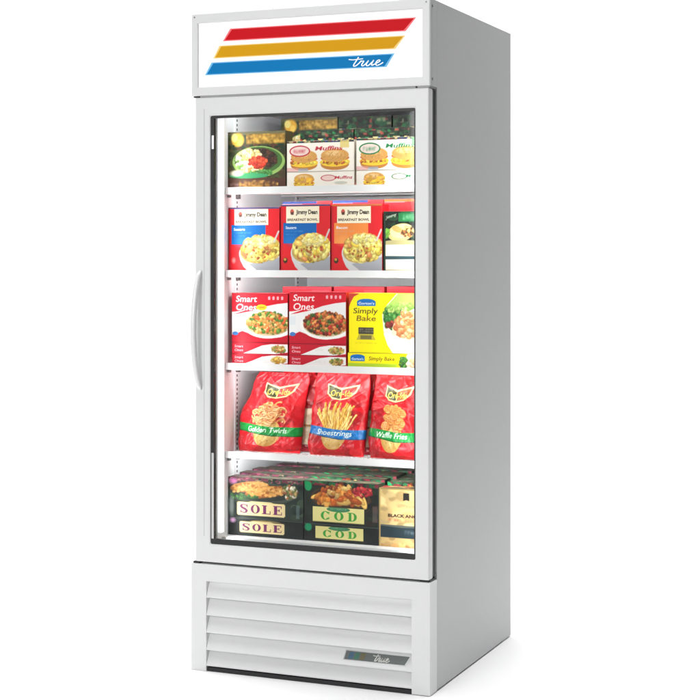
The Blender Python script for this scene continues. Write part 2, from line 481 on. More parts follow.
class Canvas:
    """artwork w x h millimetres; drawn in user units (u0,v0 top left) - (u1,v1 bottom right)"""
    SS = 2
    def __init__(s, w, h, box, bg, seed=1, cell=1.0):
        s.w, s.h = w, h; s.u0, s.v0, s.u1, s.v1 = box
        s.nx = max(4, int(w / cell)); s.ny = max(4, int(h / cell))
        s.W = s.nx * s.SS; s.H = s.ny * s.SS
        s.a = np.zeros((s.H, s.W, 3)); s.a[:] = np.array(bg, float)
        s.r = np.random.RandomState(seed)
        s.kx = s.W / (s.u1 - s.u0); s.ky = s.H / (s.v1 - s.v0)
    def _grid(s, ua, va, ub, vb):
        x0 = max(0, int((ua - s.u0) * s.kx) - 1); x1 = min(s.W, int((ub - s.u0) * s.kx) + 2)
        y0 = max(0, int((va - s.v0) * s.ky) - 1); y1 = min(s.H, int((vb - s.v0) * s.ky) + 2)
        if x1 <= x0 or y1 <= y0: return None
        X, Y = np.meshgrid((np.arange(x0, x1) + .5) / s.kx + s.u0, (np.arange(y0, y1) + .5) / s.ky + s.v0)
        return (slice(y0, y1), slice(x0, x1)), X, Y
    def put(s, sl, mask, col, al=1.0):
        reg = s.a[sl]; mk = (mask * al)[..., None]
        s.a[sl] = reg * (1 - mk) + np.array(col, float) * mk
    def rect(s, ua, va, ub, vb, col, al=1.0):
        g = s._grid(ua, va, ub, vb)
        if g: s.put(g[0], ((g[1] >= ua) & (g[1] <= ub) & (g[2] >= va) & (g[2] <= vb)).astype(float), col, al)
    def ell(s, cu, cv, ru, rv, col, rot=0.0, al=1.0, clip=None, soft=0.0):
        R = max(ru, rv); g = s._grid(cu - R, cv - R, cu + R, cv + R)
        if not g: return
        c, d = math.cos(rot), math.sin(rot)
        X, Y = g[1] - cu, g[2] - cv
        q = ((X * c + Y * d) / ru) ** 2 + ((-X * d + Y * c) / rv) ** 2
        mk = np.clip((1 - q) / max(soft, 1e-3), 0, 1) if soft else (q <= 1).astype(float)
        if clip is not None: mk = mk * clip(g[1], g[2])
        s.put(g[0], mk, col, al)
    def poly(s, pts, col, al=1.0):
        P = np.array(pts, float); g = s._grid(P[:, 0].min(), P[:, 1].min(), P[:, 0].max(), P[:, 1].max())
        if not g: return
        X, Y = g[1], g[2]; ins = np.zeros(X.shape, bool); n = len(P)
        for i in range(n):
            x1, y1 = P[i]; x2, y2 = P[(i + 1) % n]
            if y1 == y2: continue
            c = ((Y < y1) != (Y < y2)) & (X < (x2 - x1) * (Y - y1) / (y2 - y1) + x1)
            ins ^= c
        s.put(g[0], ins.astype(float), col, al)
    def stroke(s, pts, w, col, al=1.0):
        for (x1, y1), (x2, y2) in zip(pts[:-1], pts[1:]):
            L = math.hypot(x2 - x1, y2 - y1) or 1e-6
            nx, ny = -(y2 - y1) / L * w / 2, (x2 - x1) / L * w / 2
            s.poly([(x1 + nx, y1 + ny), (x2 + nx, y2 + ny), (x2 - nx, y2 - ny), (x1 - nx, y1 - ny)], col, al)
            s.ell(x2, y2, w / 2, w / 2, col, al=al)
    def text(s, t, u, v, wid, hei, col, bold=.0, shear=0.0, rot=0.0):
        """u,v = left baseline; wid = total width, hei = cap height, in user units"""
        k = (t, bold)
        if k not in _tc: _tc[k] = text_tris(t, bold)
        V, T = _tc[k]
        x0, x1 = V[:, 0].min(), V[:, 0].max()
        X = (V[:, 0] - x0) / (x1 - x0) * wid; Y = V[:, 1] / .72 * hei
        X = X + Y * shear
        c, d = math.cos(rot), math.sin(rot)
        U = u + X * c + Y * d; Vv = v - (Y * c - X * d)
        for tri in T: s.poly([(U[i], Vv[i]) for i in tri], col)
    def food(s, cu, cv, ru, rv, pal, n, size, elong=1.9, clip=None):
        size = size * .72; n = int(n * 1.8)
        for _ in range(n):
            a = s.r.uniform(0, 2 * math.pi); q = math.sqrt(s.r.uniform(0, 1))
            u = cu + ru * q * math.cos(a); v = cv + rv * q * math.sin(a)
            c = np.array(pal[s.r.randint(len(pal))], float) * s.r.uniform(.82, 1.12)
            z = size * s.r.uniform(.5, 1.25); e = s.r.uniform(1, elong); rt = s.r.uniform(0, math.pi)
            s.ell(u, v + z * .22, z * e, z, np.clip(c * .78, 0, 255), rt, clip=clip)
            s.ell(u, v, z * e * .92, z * .85, np.clip(c, 0, 255), rt, clip=clip)
            s.ell(u - z * .2, v - z * .25, z * e * .4, z * .32, np.clip(c * 1.18 + 14, 0, 255), rt, clip=clip)
        s.soften(cu - ru * 1.1, cv - rv * 1.1, cu + ru * 1.1, cv + rv * 1.1, 3)
    def soften(s, ua, va, ub, vb, n=1):
        x0 = max(0, int((ua - s.u0) * s.kx)); x1 = min(s.W, int((ub - s.u0) * s.kx) + 1)
        y0 = max(0, int((va - s.v0) * s.ky)); y1 = min(s.H, int((vb - s.v0) * s.ky) + 1)
        if x1 - x0 < 3 or y1 - y0 < 3: return
        a = s.a[y0:y1, x0:x1]
        for _ in range(n):
            p = np.pad(a, ((1, 1), (1, 1), (0, 0)), mode='edge')
            a = (p[:-2, 1:-1] + p[2:, 1:-1] + p[1:-1, :-2] + p[1:-1, 2:] + p[:-2, :-2] * .7 + p[2:, 2:] * .7 + p[:-2, 2:] * .7 + p[2:, :-2] * .7 + 1.2 * a) / 8
        s.a[y0:y1, x0:x1] = a
    def ss_small(s, h): return h * s.ky < 9
    def glyphs(s, ua, va, ub, vb, col, dens=.7, step=None):
        """letter-like marks for print too small to read"""
        h = vb - va; step = step or h * .62; u = ua
        while u < ub - step * .5:
            if s.r.uniform() < .9:
                k = s.r.randint(4); t = step * .22
                if k == 0: s.rect(u, va, u + t, vb, col, dens); s.rect(u, va, u + step * .7, va + h * .22, col, dens)
                elif k == 1: s.ell(u + step * .35, (va + vb) / 2, step * .36, h / 2, col, al=dens)
                elif k == 2: s.rect(u, va, u + t, vb, col, dens); s.rect(u + step * .5, va, u + step * .5 + t, vb, col, dens); s.rect(u, (va + vb) / 2 - h * .1, u + step * .6, (va + vb) / 2 + h * .1, col, dens)
                else: s.rect(u, vb - h * .25, u + step * .65, vb, col, dens); s.rect(u + step * .2, va, u + step * .2 + t, vb, col, dens)
            u += step
        s.soften(ua - h * .3, va - h * .3, ub + h * .3, vb + h * .3, 8 if s.ss_small(h) else 26)
    def mottle(s, ua, va, ub, vb, pal, n, size):
        cl = lambda X, Y: ((X >= ua) & (X <= ub) & (Y >= va) & (Y <= vb)).astype(float)
        for _ in range(n):
            z = size * s.r.uniform(.5, 1.3)
            s.ell(s.r.uniform(ua, ub), s.r.uniform(va, vb), z * s.r.uniform(1, 1.8), z, np.array(pal[s.r.randint(len(pal))]) * s.r.uniform(.8, 1.15), 0, .9, clip=cl)
    # serif capitals drawn from arcs and slabs; box u,v (top left), w,h
    def serif(s, ch, u, v, w, h, col):
        st = w * .26; th = h * .085; sr = w * .11
        def R(a, b, c, d): s.rect(u + a * w, v + b * h, u + c * w, v + d * h, col)
        def crescent(side=0, a0=0, a1=2 * math.pi, cu=.5, ro=.5, ri=.21, rv=.5, riv=.43):
            N = 40; o = []; i_ = []
            for k in range(N + 1):
                t = a0 + (a1 - a0) * k / N
                o.append((u + (cu + ro * math.cos(t)) * w, v + (.5 + rv * math.sin(t)) * h))
                i_.append((u + (cu + ri * math.cos(t)) * w, v + (.5 + riv * math.sin(t)) * h))
            for k in range(N): s.poly([o[k], o[k + 1], i_[k + 1], i_[k]], col)
        if ch == 'O': crescent()
        elif ch == 'C':
            crescent(a0=.62, a1=2 * math.pi - .62); R(.82, .06, .92, .36); R(.82, .66, .92, .92)
        elif ch == 'L':
            R(.0, 0, .56, .09); R(.13, 0, .46, 1); R(0, .91, .95, 1); R(.86, .62, .95, 1)
        elif ch == 'E':
            R(.0, 0, .92, .09); R(.10, 0, .43, 1); R(0, .91, .95, 1); R(.4, .45, .68, .54); R(.62, .34, .70, .65)
            R(.84, 0, .92, .30); R(.87, .68, .95, 1)
        elif ch == 'D':
            R(0, 0, .5, .09); R(.12, 0, .40, 1); R(0, .91, .5, 1); crescent(a0=-math.pi / 2, a1=math.pi / 2, cu=.46, ro=.52, ri=.23)
        elif ch == 'S':
            pts = [(.84, .26), (.72, .08), (.48, .05), (.22, .10), (.17, .27), (.34, .42), (.62, .55), (.80, .72), (.72, .90), (.48, .95), (.24, .90), (.10, .72)]
            wd = [.06, .07, .10, .2, .26, .29, .29, .26, .2, .1, .07, .06]
            for k in range(len(pts) - 1):
                for q in range(6):
                    t = q / 6; a = pts[k]; b = pts[k + 1]; ww = wd[k] * (1 - t) + wd[k + 1] * t
                    s.ell(u + (a[0] * (1 - t) + b[0] * t) * w, v + (a[1] * (1 - t) + b[1] * t) * h, ww / 2 * w, max(ww * .38 * w, .055 * h), col)
            R(.80, .03, .90, .34); R(.08, .66, .18, .97)
    def colors(s):
        a = s.a.reshape(s.ny, s.SS, s.nx, s.SS, 3).mean(axis=(1, 3))
        a = np.clip(a, 0, 255) / 255
        a = np.where(a <= .04045, a / 12.92, ((a + .055) / 1.055) ** 2.4) * .93
        return a[::-1]                       # row 0 = bottom

def grid_mesh(name, cv, x0, z0, y, parent, matl=PRINT, shape=None, top=False, w=None, h=None):
    """vertex grid carrying the artwork; local x right, z up (or y back when top)"""
    col = cv.colors(); ny, nx = col.shape[:2]
    W_, H_ = (w or cv.w) / 1000, (h or cv.h) / 1000
    U, V = np.meshgrid(np.linspace(0, 1, nx), np.linspace(0, 1, ny))
    if shape is not None: P = shape(U, V)
    elif top: P = np.stack([x0 + U * W_, y + V * H_, np.full_like(U, z0)], -1)
    else: P = np.stack([x0 + U * W_, np.full_like(U, y), z0 + V * H_], -1)
    me = bpy.data.meshes.new(name)
    nv = nx * ny; nf = (nx - 1) * (ny - 1)
    me.vertices.add(nv); me.vertices.foreach_set('co', P.reshape(-1).astype(np.float32))
    i = (np.arange(ny - 1)[:, None] * nx + np.arange(nx - 1)[None, :]).reshape(-1)
    q = np.stack([i, i + 1, i + nx + 1, i + nx], -1)
    me.loops.add(nf * 4); me.loops.foreach_set('vertex_index', q.reshape(-1).astype(np.int32))
    me.polygons.add(nf); me.polygons.foreach_set('loop_start', (np.arange(nf) * 4).astype(np.int32))
    me.polygons.foreach_set('loop_total', np.full(nf, 4, np.int32))
    me.polygons.foreach_set('use_smooth', np.ones(nf, bool))
    me.update(calc_edges=True)
    at = me.color_attributes.new('print', 'FLOAT_COLOR', 'POINT')
    c4 = np.ones((nv, 4), np.float32); c4[:, :3] = col.reshape(-1, 3)
    at.data.foreach_set('color', c4.reshape(-1))
    me.materials.append(matl)
    o = bpy.data.objects.new(name, me); C.objects.link(o)
    if parent is not None: o.parent = parent
    return o

_mc = {}
def cmat(c, nm='card_print'):
    if c not in _mc: _mc[c] = mat(nm, tuple(v * .93 for v in lin(c)), .38, coat=.1, bump=.05, var=.04, vscale=25)
    return _mc[c]

def carton(name, x0, x1, y0, d, z0, z1, front, side_col, label, cat, group, top=None, labels=(), rz=0.0, top_col=None):
    """front: Canvas; labels: (part name, Canvas, u fraction, v fraction of the lower left corner)"""
    root = empty(name, ((x0 + x1) / 2, y0, z0), label, cat, group, rz)
    w, h = x1 - x0, z1 - z0
    m = MB(); m.box(-w / 2, w / 2, .0006, d, 0, h)
    m.box(-w / 2 + .004, w / 2 - .004, d, d + .0004, .004, h - .004)
    body = m.build('carton_body', [cmat(side_col)], root, bevel=.0008, segs=1)
    f = grid_mesh('front_panel', front, -w / 2 + .0004, .0004, 0, root, w=(w - .0008) * 1000, h=(h - .0008) * 1000)
    if top is not None:
        grid_mesh('top_panel', top, -w / 2 + .0006, h + .0004, .0012, root, top=True, w=(w - .0012) * 1000, h=(d - .002) * 1000)
    for nm, cv, lx, lz in labels:
        grid_mesh(nm, cv, -w / 2 + lx, lz, -.0007, root)
    return root

def copy_tree(o, parent=None):
    c = o.copy(); C.objects.link(c)
    if parent is not None: c.parent = parent
    for ch in [k for k in bpy.data.objects if k.parent == o]:
        if ch is not c: copy_tree(ch, c)
    return c

def repeat(src, dx, dy, dz, label, rz=0.0, sc=None):
    c = copy_tree(src)
    c.location = src.location + Vector((dx, dy, dz)); c['label'] = label
    c.rotation_euler = (0, 0, rz)
    if sc: c.scale = sc
    return c

# ---------- shelf 1 (top)
random.seed(4)
Y0 = .118
def art_dish(seed, w=176, h=157):
    c = Canvas(w, h, (85, 80, 262, 253), (58, 66, 34), seed)
    c.mottle(85, 80, 262, 253, [(70, 78, 40), (44, 52, 30), (84, 66, 40)], 120, 8)
    c.rect(85, 80, 262, 90, (96, 92, 66))
    c.ell(116, 105, 22, 24, (226, 170, 60), soft=.5); c.ell(106, 98, 12, 15, (238, 220, 130), soft=.6); c.ell(122, 112, 10, 12, (240, 200, 90), soft=.6)
    c.rect(142, 88, 260, 118, (128, 96, 38)); c.mottle(142, 88, 260, 118, [(186, 142, 60), (90, 66, 26), (214, 170, 80)], 60, 3.5)
    c.glyphs(146, 91, 258, 101, (214, 168, 72), .85, 9); c.glyphs(146, 104, 258, 116, (222, 176, 70), .9, 10)
    c.mottle(85, 118, 262, 135, [(40, 70, 34), (80, 50, 34), (30, 44, 26)], 40, 6)
    c.ell(180, 172, 80, 47, (150, 186, 100)); c.ell(178, 168, 74, 41, (70, 108, 50)); c.ell(172, 166, 66, 37, (56, 66, 36))
    cl = lambda X, Y: ((((X - 172) / 68) ** 2 + ((Y - 168) / 39) ** 2) < 1).astype(float)
    c.food(205, 158, 34, 24, [(70, 40, 28), (92, 52, 36), (50, 34, 26)], 60, 7, clip=cl)
    c.food(150, 152, 34, 20, [(236, 212, 150), (246, 230, 180), (222, 190, 110)], 60, 7, clip=cl)
    c.food(150, 188, 42, 18, [(236, 212, 140), (246, 232, 180), (214, 150, 80)], 70, 7, clip=cl)
    c.food(178, 172, 26, 16, [(200, 54, 34), (222, 84, 46), (178, 44, 32)], 60, 6, clip=cl)
    c.food(115, 172, 16, 20, [(210, 226, 190), (110, 150, 70)], 26, 6, clip=cl)
    c.food(190, 204, 40, 6, [(66, 130, 60), (90, 150, 80)], 24, 5)
    c.ell(150, 214, 60, 8, (56, 150, 96)); c.ell(112, 206, 26, 12, (240, 226, 206), soft=.8)
    c.rect(85, 222, 262, 253, (84, 52, 40)); c.mottle(120, 228, 240, 250, [(196, 142, 62), (120, 80, 44), (222, 176, 90)], 46, 3.5); c.glyphs(128, 232, 232, 246, (206, 150, 66), .9, 10); c.glyphs(92, 236, 122, 246, (196, 160, 160), .7, 7)
    return c
G1 = 'frozen food cartons on the top shelf'
dish = carton('meal_carton', .050, .226, Y0, .045, SHZ[0], 1.4570, art_dish(3), (70, 60, 36),
              'olive carton with green rimmed plate of rice and red sauce, left on the top shelf', 'carton', G1)

def burger(c, cu, cv, r, seed=0):
    c.ell(cu, cv + r * .42, r * 1.02, r * .42, (196, 128, 58)); c.ell(cu, cv + r * .25, r * 1.08, r * .34, (250, 206, 60))
    c.food(cu, cv + r * .22, r * .95, r * .10, [(255, 224, 90), (246, 190, 50), (188, 92, 50)], 26, r * .12, 2)
    c.ell(cu, cv - r * .05, r * 1.04, r * .22, (200, 110, 60)); c.ell(cu, cv - r * .25, r, r * .50, (216, 158, 84))
    c.ell(cu - r * .1, cv - r * .42, r * .7, r * .25, (240, 200, 140), soft=.8)
    c.food(cu, cv - r * .25, r * .8, r * .3, [(220, 164, 90), (212, 152, 82)], 18, r * .07)

def art_burgers(seed, accent, w=198, h=83):
    c = Canvas(w, h, (265, 106, 470, 202), (246, 238, 226), seed)
    c.rect(265, 106, 470, 113, (60, 54, 44)); c.mottle(265, 104, 470, 113, [(190, 170, 120), (40, 90, 50), (120, 30, 34), (40, 60, 110)], 60, 3.5)
    burger(c, 318, 165, 40); burger(c, 412, 164, 42)
    c.ell(305, 138, 32, 18, accent); c.ell(305, 138, 28, 14, (240, 214, 206)); c.glyphs(286, 133, 324, 144, accent, .8, 8)
    c.text('Muffins', 352, 137, 82, 13, accent, .02, .25); c.soften(340, 118, 450, 145, 1)
    c.rect(265, 190, 300, 202, (222, 150, 150), .6); c.rect(300, 192, 330, 200, (150, 170, 200), .7); c.rect(428, 108, 455, 130, (222, 200, 120) if accent[0] > 100 else (90, 170, 100), .9)
    return c
def art_burger_side(seed, accent, w=198, h=42):
    c = Canvas(w, h, (265, 203, 470, 253), (246, 239, 228), seed)
    c.rect(265, 203, 470, 204.5, (190, 180, 168))
    burger(c, 318, 232, 30); c.mottle(290, 222, 350, 240, [(250, 200, 60), (240, 180, 60)], 12, 5)
    c.ell(392, 224, 23, 10, accent); c.ell(392, 224, 20, 8, (238, 206, 200)); c.text('Muffins', 412, 228, 52, 10, accent, .02, .2)
    c.ell(430, 240, 20, 5, (206, 204, 190))
    return c
RA, GA = (186, 44, 62), (30, 120, 70)
b1 = carton('sandwich_carton', .230, .428, Y0, .12, SHZ[0], 1.3430, art_burger_side(5, RA), (238, 230, 218),
            'flat white carton side with one sandwich and red logo, under the red muffin carton', 'carton', G1)
b2 = carton('sandwich_carton', .230, .428, Y0, .055, 1.3436, 1.4265, art_burgers(6, RA), (236, 228, 214),
            'white carton with two yellow filled muffins and red writing on the top shelf', 'carton', G1)
b3 = carton('sandwich_carton', .4345, .6325, Y0, .12, SHZ[0], 1.3430, art_burger_side(7, GA), (238, 230, 218),
            'flat white carton side with one sandwich and green logo, under the green muffin carton', 'carton', G1)
b4 = carton('sandwich_carton', .4345, .6325, Y0, .055, 1.3436, 1.4290, art_burgers(8, GA), (236, 228, 214),
            'white carton with two yellow filled muffins and green writing on the top shelf', 'carton', G1)
def art_dark(seed, gold, w, h):
    c = Canvas(w, h, (0, 0, 100, 100), (30, 42, 30), seed)
    c.mottle(0, 0, 100, 100, [(16, 34, 20), (10, 62, 32), (48, 22, 20), (40, 46, 34), (8, 14, 10), (60, 96, 56), (8, 12, 9)], 420, 3.0)
    for k in range(44):
        q = c.r.uniform(-4, 98); z = c.r.uniform(.6, 1.5); p = c.r.uniform(2, 15)
        c.rect(q, p, q + 5.6 * z, p + c.r.uniform(2, 8), [(20, 100, 50), (120, 128, 96), (12, 70, 38), (6, 12, 8), (150, 60, 50), (8, 14, 10), (34, 60, 36)][c.r.randint(7)], .85)
    c.soften(0, 0, 100, 24, 5)
    c.mottle(0, 20, 100, 27, [(200, 190, 160), (170, 50, 44), (50, 90, 170), (30, 140, 70), (230, 200, 120)], 34, 2.2)
    c.glyphs(48, 42, 96, 47, (200, 200, 190), .8, 4)
    if gold: c.rect(30, 4, 98, 16, (92, 70, 32)); c.glyphs(32, 5, 96, 15, (224, 176, 70), .9, 6); c.ell(15, 12, 10, 11, (222, 190, 70), soft=.5)
    return c
adk = art_dark(11, False, 160, 118)
G1b = 'darker cartons behind the front row of the top shelf'
k1 = carton('dinner_carton', .232, .392, .200, .06, SHZ[0] + .04, 1.4620, adk, (38, 46, 34),
            'dark green printed carton standing just behind the red muffin carton', 'carton', G1b)
k2 = repeat(k1, .163, 0, .001, 'dark green printed carton standing just behind the green muffin carton')
base = carton('flat_carton', .125, .600, .200, .20, SHZ[0], 1.3400, Canvas(100, 10, (0, 0, 100, 10), (60, 60, 44), 2), (60, 60, 44),
              'low flat carton hidden behind the front cartons of the top shelf', 'carton', G1b)
k3 = repeat(dish, .030, .185, .050, 'olive carton with gold title, raised in the back row behind the plate of rice carton')
k3.location.x = .213
adk2 = art_dark(12, False, 160, 150)
k4 = carton('dinner_carton', .303, .463, .303, .06, SHZ[0] + .0402, 1.5050, adk2, (34, 42, 30),
            'tallest dark green carton in the back row of the top shelf, middle', 'carton', G1b)
k5 = repeat(k4, .1625, .004, .0, 'tallest dark green carton in the back row of the top shelf, right end')
wt = Canvas(22, 40, (0, 0, 22, 40), (236, 226, 222), 5); wt.mottle(6, 6, 20, 30, [(160, 40, 50), (120, 60, 50)], 12, 3)
k6 = carton('small_carton', .585, .633, .196, .004 + .05, SHZ[0] + .1305, 1.475, wt, (232, 226, 220),
            'small white carton with a red mark at the right end, behind the green muffin carton', 'carton', G1b)
k6.location.z = SHZ[0] + .1630; k6.location.y = .205
# ---------- shelf 2
def art_bowl(seed, accent, word, w, h):
    c = Canvas(w, h, (88, 55, 243, 248), (222, 26, 36), seed)
    c.rect(88, 55, 243, 60, (60, 80, 130) if accent[2] > 150 else (200, 120, 60))
    c.rect(88, 58, 94, 248, (200, 20, 34)); c.rect(97, 108, 201, 167, accent)
    c.ell(125, 160, 30, 20, tuple(min(255, v + 50) for v in accent), soft=1.0, al=.35)  # soft lighter patch: glare painted into the accent panel
    c.text(word, 104, 125, 34, 8, (240, 244, 250), .02)
    c.glyphs(104, 130, 160, 134, (180, 200, 230), .5, 4); c.glyphs(104, 139, 140, 143, (180, 200, 230), .4, 4)
    # bowl
    c.ell(186, 190, 66, 46, (226, 224, 224), -.15)
    N = 24
    c.poly([(120, 192), (124, 214), (134, 234), (150, 250), (243, 250), (243, 180)], (214, 214, 216))
    c.poly([(150, 226), (170, 240), (178, 250), (243, 250), (243, 205)], (166, 168, 176))
    c.ell(184, 184, 61, 38, (196, 160, 90), -.2)
    cl = lambda X, Y: ((((X - 186) / 63) ** 2 + ((Y - 180) / 44) ** 2) < 1).astype(float)
    c.food(186, 178, 54, 36, [(252, 224, 100), (255, 236, 140), (246, 208, 80), (240, 196, 100), (252, 230, 130), (255, 226, 110), (220, 140, 80), (180, 140, 60)], 240, 11, 1.6, clip=cl)
    c.food(178, 182, 46, 28, [(160, 90, 50), (190, 80, 50)], 10, 4, clip=cl)
    c.food(190, 158, 34, 14, [(252, 232, 130), (255, 240, 170)], 40, 7, clip=cl)
    c.stroke([(226, 160), (232, 146), (240, 128)], 5, (210, 206, 206))
    c.ell(104, 215, 8, 12, (245, 140, 140) if seed == 21 else (190, 30, 34), soft=1)  # pale blob on the first carton is a painted reflection
    if seed != 21: c.ell(103, 216, 7, 8, (60, 40, 20)); c.ell(102, 213, 4, 4, (210, 150, 60))
    return c
def art_namelabel(seed):
    c = Canvas(104, 44, (97, 60, 202, 108), (250, 240, 214), seed, .8)
    c.ell(116, 76, 6, 8, (206, 84, 70)); c.rect(112, 76, 121, 84, (90, 60, 50))
    c.text('Jimmy Dean', 128, 82, 68, 12, (40, 34, 30), .035)
    c.text('BREAKFAST BOWL', 101, 101, 96, 6.5, (84, 60, 44), .03)
    return c
G2 = 'red breakfast bowl cartons on the second shelf'
nl = [art_namelabel(i) for i in range(3)]
zt = SHZ[1]
s2 = []
for i, (x0, x1, z1, acc, word, sd, lab) in enumerate([
        (.0525, .2080, 1.2490, (0, 104, 186), 'Sausage', 21, 'red breakfast bowl carton with blue panel, at the left end of the second shelf'),
        (.2112, .3585, 1.2548, (0, 98, 180), 'Sausage', 22, 'second red breakfast bowl carton, its blue panel left of the carton with the orange panel'),
        (.3617, .5085, 1.2530, (244, 142, 66), 'Bacon', 23, 'red breakfast bowl carton with an orange panel on the second shelf')]):
    w, h = (x1 - x0) * 1000, (z1 - zt) * 1000
    art = art_bowl(sd, acc, word, w, h)
    L = nl[i]; L.w = w * .665; L.h = h * .249
    s2.append(carton('breakfast_carton', x0, x1, Y0, .05, zt, z1, art, (206, 22, 34), lab, 'carton', G2,
                     labels=[('name_label', L, w * .00058 * .1 + w * .001 * .06, h * .001 * .722)]))
c = Canvas(122, 158, (560, 65, 690, 245), (26, 40, 30), 31)
c.mottle(560, 65, 690, 150, [(20, 34, 26), (30, 66, 40), (16, 24, 20)], 50, 9)
c.text('Jimmy', 566, 88, 34, 9, (200, 214, 190), .01, .3, -.3); c.rect(605, 70, 690, 96, (30, 112, 60)); c.glyphs(618, 74, 680, 90, (190, 220, 190), .6, 9)
c.ell(612, 128, 40, 26, (226, 196, 130), -.2); c.ell(614, 124, 34, 20, (240, 216, 160), -.2); c.food(632, 126, 20, 16, [(250, 226, 130), (180, 110, 60), (90, 60, 36), (246, 210, 120)], 50, 5)
c.ell(600, 118, 16, 9, (204, 166, 96), .4); c.food(566, 130, 8, 14, [(150, 200, 80), (110, 170, 60)], 12, 7)
c.ell(610, 160, 60, 10, (180, 170, 120)); c.rect(560, 164, 690, 198, (246, 238, 214)); c.rect(560, 198, 690, 208, (50, 76, 84)); c.rect(560, 208, 690, 240, (244, 238, 220)); c.rect(560, 238, 690, 245, (190, 180, 150))
c.rect(560, 60, 566, 250, (34, 52, 40))
carton('burrito_carton', .5130, .6350, Y0, .05, zt, 1.2330, c, (30, 44, 34),
       'dark green carton with a filled wrap over cream bands, right end of the second shelf', 'carton', None)
G2b = 'red cartons behind the front row of the second shelf'
for i, (x0, lab, col) in enumerate([(.178, 'red carton with blue top edge peeping over the second row, left of three', (20, 50, 110)),
                                    (.330, 'red carton with blue and white top edge peeping over the second row, middle', (24, 56, 120)),
                                    (.482, 'red carton with orange top edge behind the dark green wrap carton', (214, 92, 30))]):
    c = Canvas(150, 190, (0, 0, 150, 190), (180, 8, 22), 40 + i)
    c.rect(0, 0, 105, 7, col); c.rect(0, 7, 60, 8.5, (150, 140, 160)); c.rect(105, 0, 150, 5, (196, 30, 40))
    if i < 2: c.rect(10, 14, 108, 60, (248, 238, 212)); c.rect(10, 62, 108, 110, col)
    carton('breakfast_carton', x0, x0 + .150, .200, .08, zt, 1.2665 + .001 * i, c, (160, 12, 24), lab, 'carton', G2b)

# ---------- shelf 3
zt = SHZ[2]
def art_plate(seed, word1, word2, pal, new, w, h):
    c = Canvas(w, h, (98, 53, 268, 205), (220, 20, 42), seed)
    c.rect(98, 53, 268, 58, (190, 16, 38))
    c.poly([(98, 120), (120, 117), (160, 108), (200, 94), (236, 86), (268, 82), (268, 180), (240, 190), (200, 188), (150, 176), (98, 182)], (240, 240, 242))
    c.poly([(98, 112), (118, 110), (150, 102), (98, 121)], (250, 250, 250))
    c.poly([(98, 185), (130, 170), (170, 184), (230, 190), (268, 184), (268, 206), (98, 206)], (196, 14, 40))
    c.ell(206, 150, 74, 42, (250, 248, 246)); c.ell(208, 148, 68, 36, (214, 190, 150))
    cl = lambda X, Y: ((((X - 208) / 70) ** 2 + ((Y - 144) / 38) ** 2) < 1).astype(float)
    c.food(208, 144, 62, 32, pal, 330, 6.5, 1.9, clip=cl)
    c.text(word1, 110, 80, 64, 19, (255, 250, 250), .012, .15); c.text(word2, 110, 106, 62, 20, (255, 250, 250), .012, .15)
    for k in range(4): c.ell(212 + k * 13, 67, 3.5, 4.5, (246, 180, 190)); c.rect(209 + k * 13, 70, 215 + k * 13, 73, (246, 180, 190))
    c.rect(100, 126, 118, 150, (226, 232, 238)); c.ell(109, 178, 9, 6, (60, 120, 190))
    if new: c.ell(189, 97, 16, 9, (250, 220, 40)); c.text('NEW!', 180, 100, 19, 6, (190, 60, 30), .02)
    return c
def art_strip(seed, word, w, h, gold):
    c = Canvas(w, h, (98, 205, 268, 240), (198, 18, 44), seed, .9)
    c.rect(98, 205, 268, 206.5, (150, 12, 34))
    c.poly([(132, 240), (160, 228), (190, 214), (220, 209), (268, 209), (268, 234), (230, 240)], (244, 242, 242))
    c.food(240, 224, 20, 10, [(196, 170, 90), (110, 140, 60), (222, 190, 110), (190, 110, 60)] if not gold else [(236, 190, 80), (246, 214, 120), (210, 150, 60)], 60, 4)
    c.text('Smart', 106, 221, 26, 8, (244, 210, 216), .01, .15); c.text('Ones', 106, 233, 26, 8, (244, 210, 216), .01, .15)
    c.glyphs(178, 222, 206, 227, (210, 206, 206), .6, 5)
    return c
PA = [(238, 196, 110), (226, 170, 84), (90, 140, 52), (222, 96, 50), (246, 214, 140), (70, 120, 44), (236, 140, 70)]
PB = [(206, 120, 60), (222, 150, 80), (60, 84, 36), (150, 50, 36), (90, 50, 34), (232, 120, 60), (110, 140, 60), (196, 60, 44)]
G3 = 'red meal cartons on the middle shelf'
RS = (190, 18, 42)
st3 = []
for i, (x0, x1, ztop, pal, new, nm) in enumerate([(.0626, .2328, 1.0135, PA, True, 'left'), (.2367, .4045, 1.0185, PB, False, 'right')]):
    w = (x1 - x0) * 1000
    cap = 'noodle and green pepper' if i == 0 else 'meat and broccoli'
    a = carton('meal_carton', x0, x1, Y0, .15, zt, zt + .0290, art_strip(50 + i, '', w, 29, i == 0), RS,
               'lowest thin red carton side, two below the %s meal carton' % cap, 'carton', G3)
    b = carton('meal_carton', x0, x1, Y0, .15, zt + .0294, zt + .0600, art_strip(55 + i, '', w, 30, False), RS,
               'upper thin red and white carton side directly under the %s meal carton' % cap, 'carton', G3)
    u = carton('meal_carton', x0, x1, Y0, .06, zt + .0604, ztop, art_plate(60 + i, 'Smart', 'Ones', pal, new, w, (ztop - zt - .06) * 1000), RS,
               'red carton with plate of noodles and yellow burst, left end of the middle shelf' if i == 0 else
               'red carton with a white plate of meat and broccoli, second on the middle shelf', 'carton', G3)
    st3.append((a, b, u))
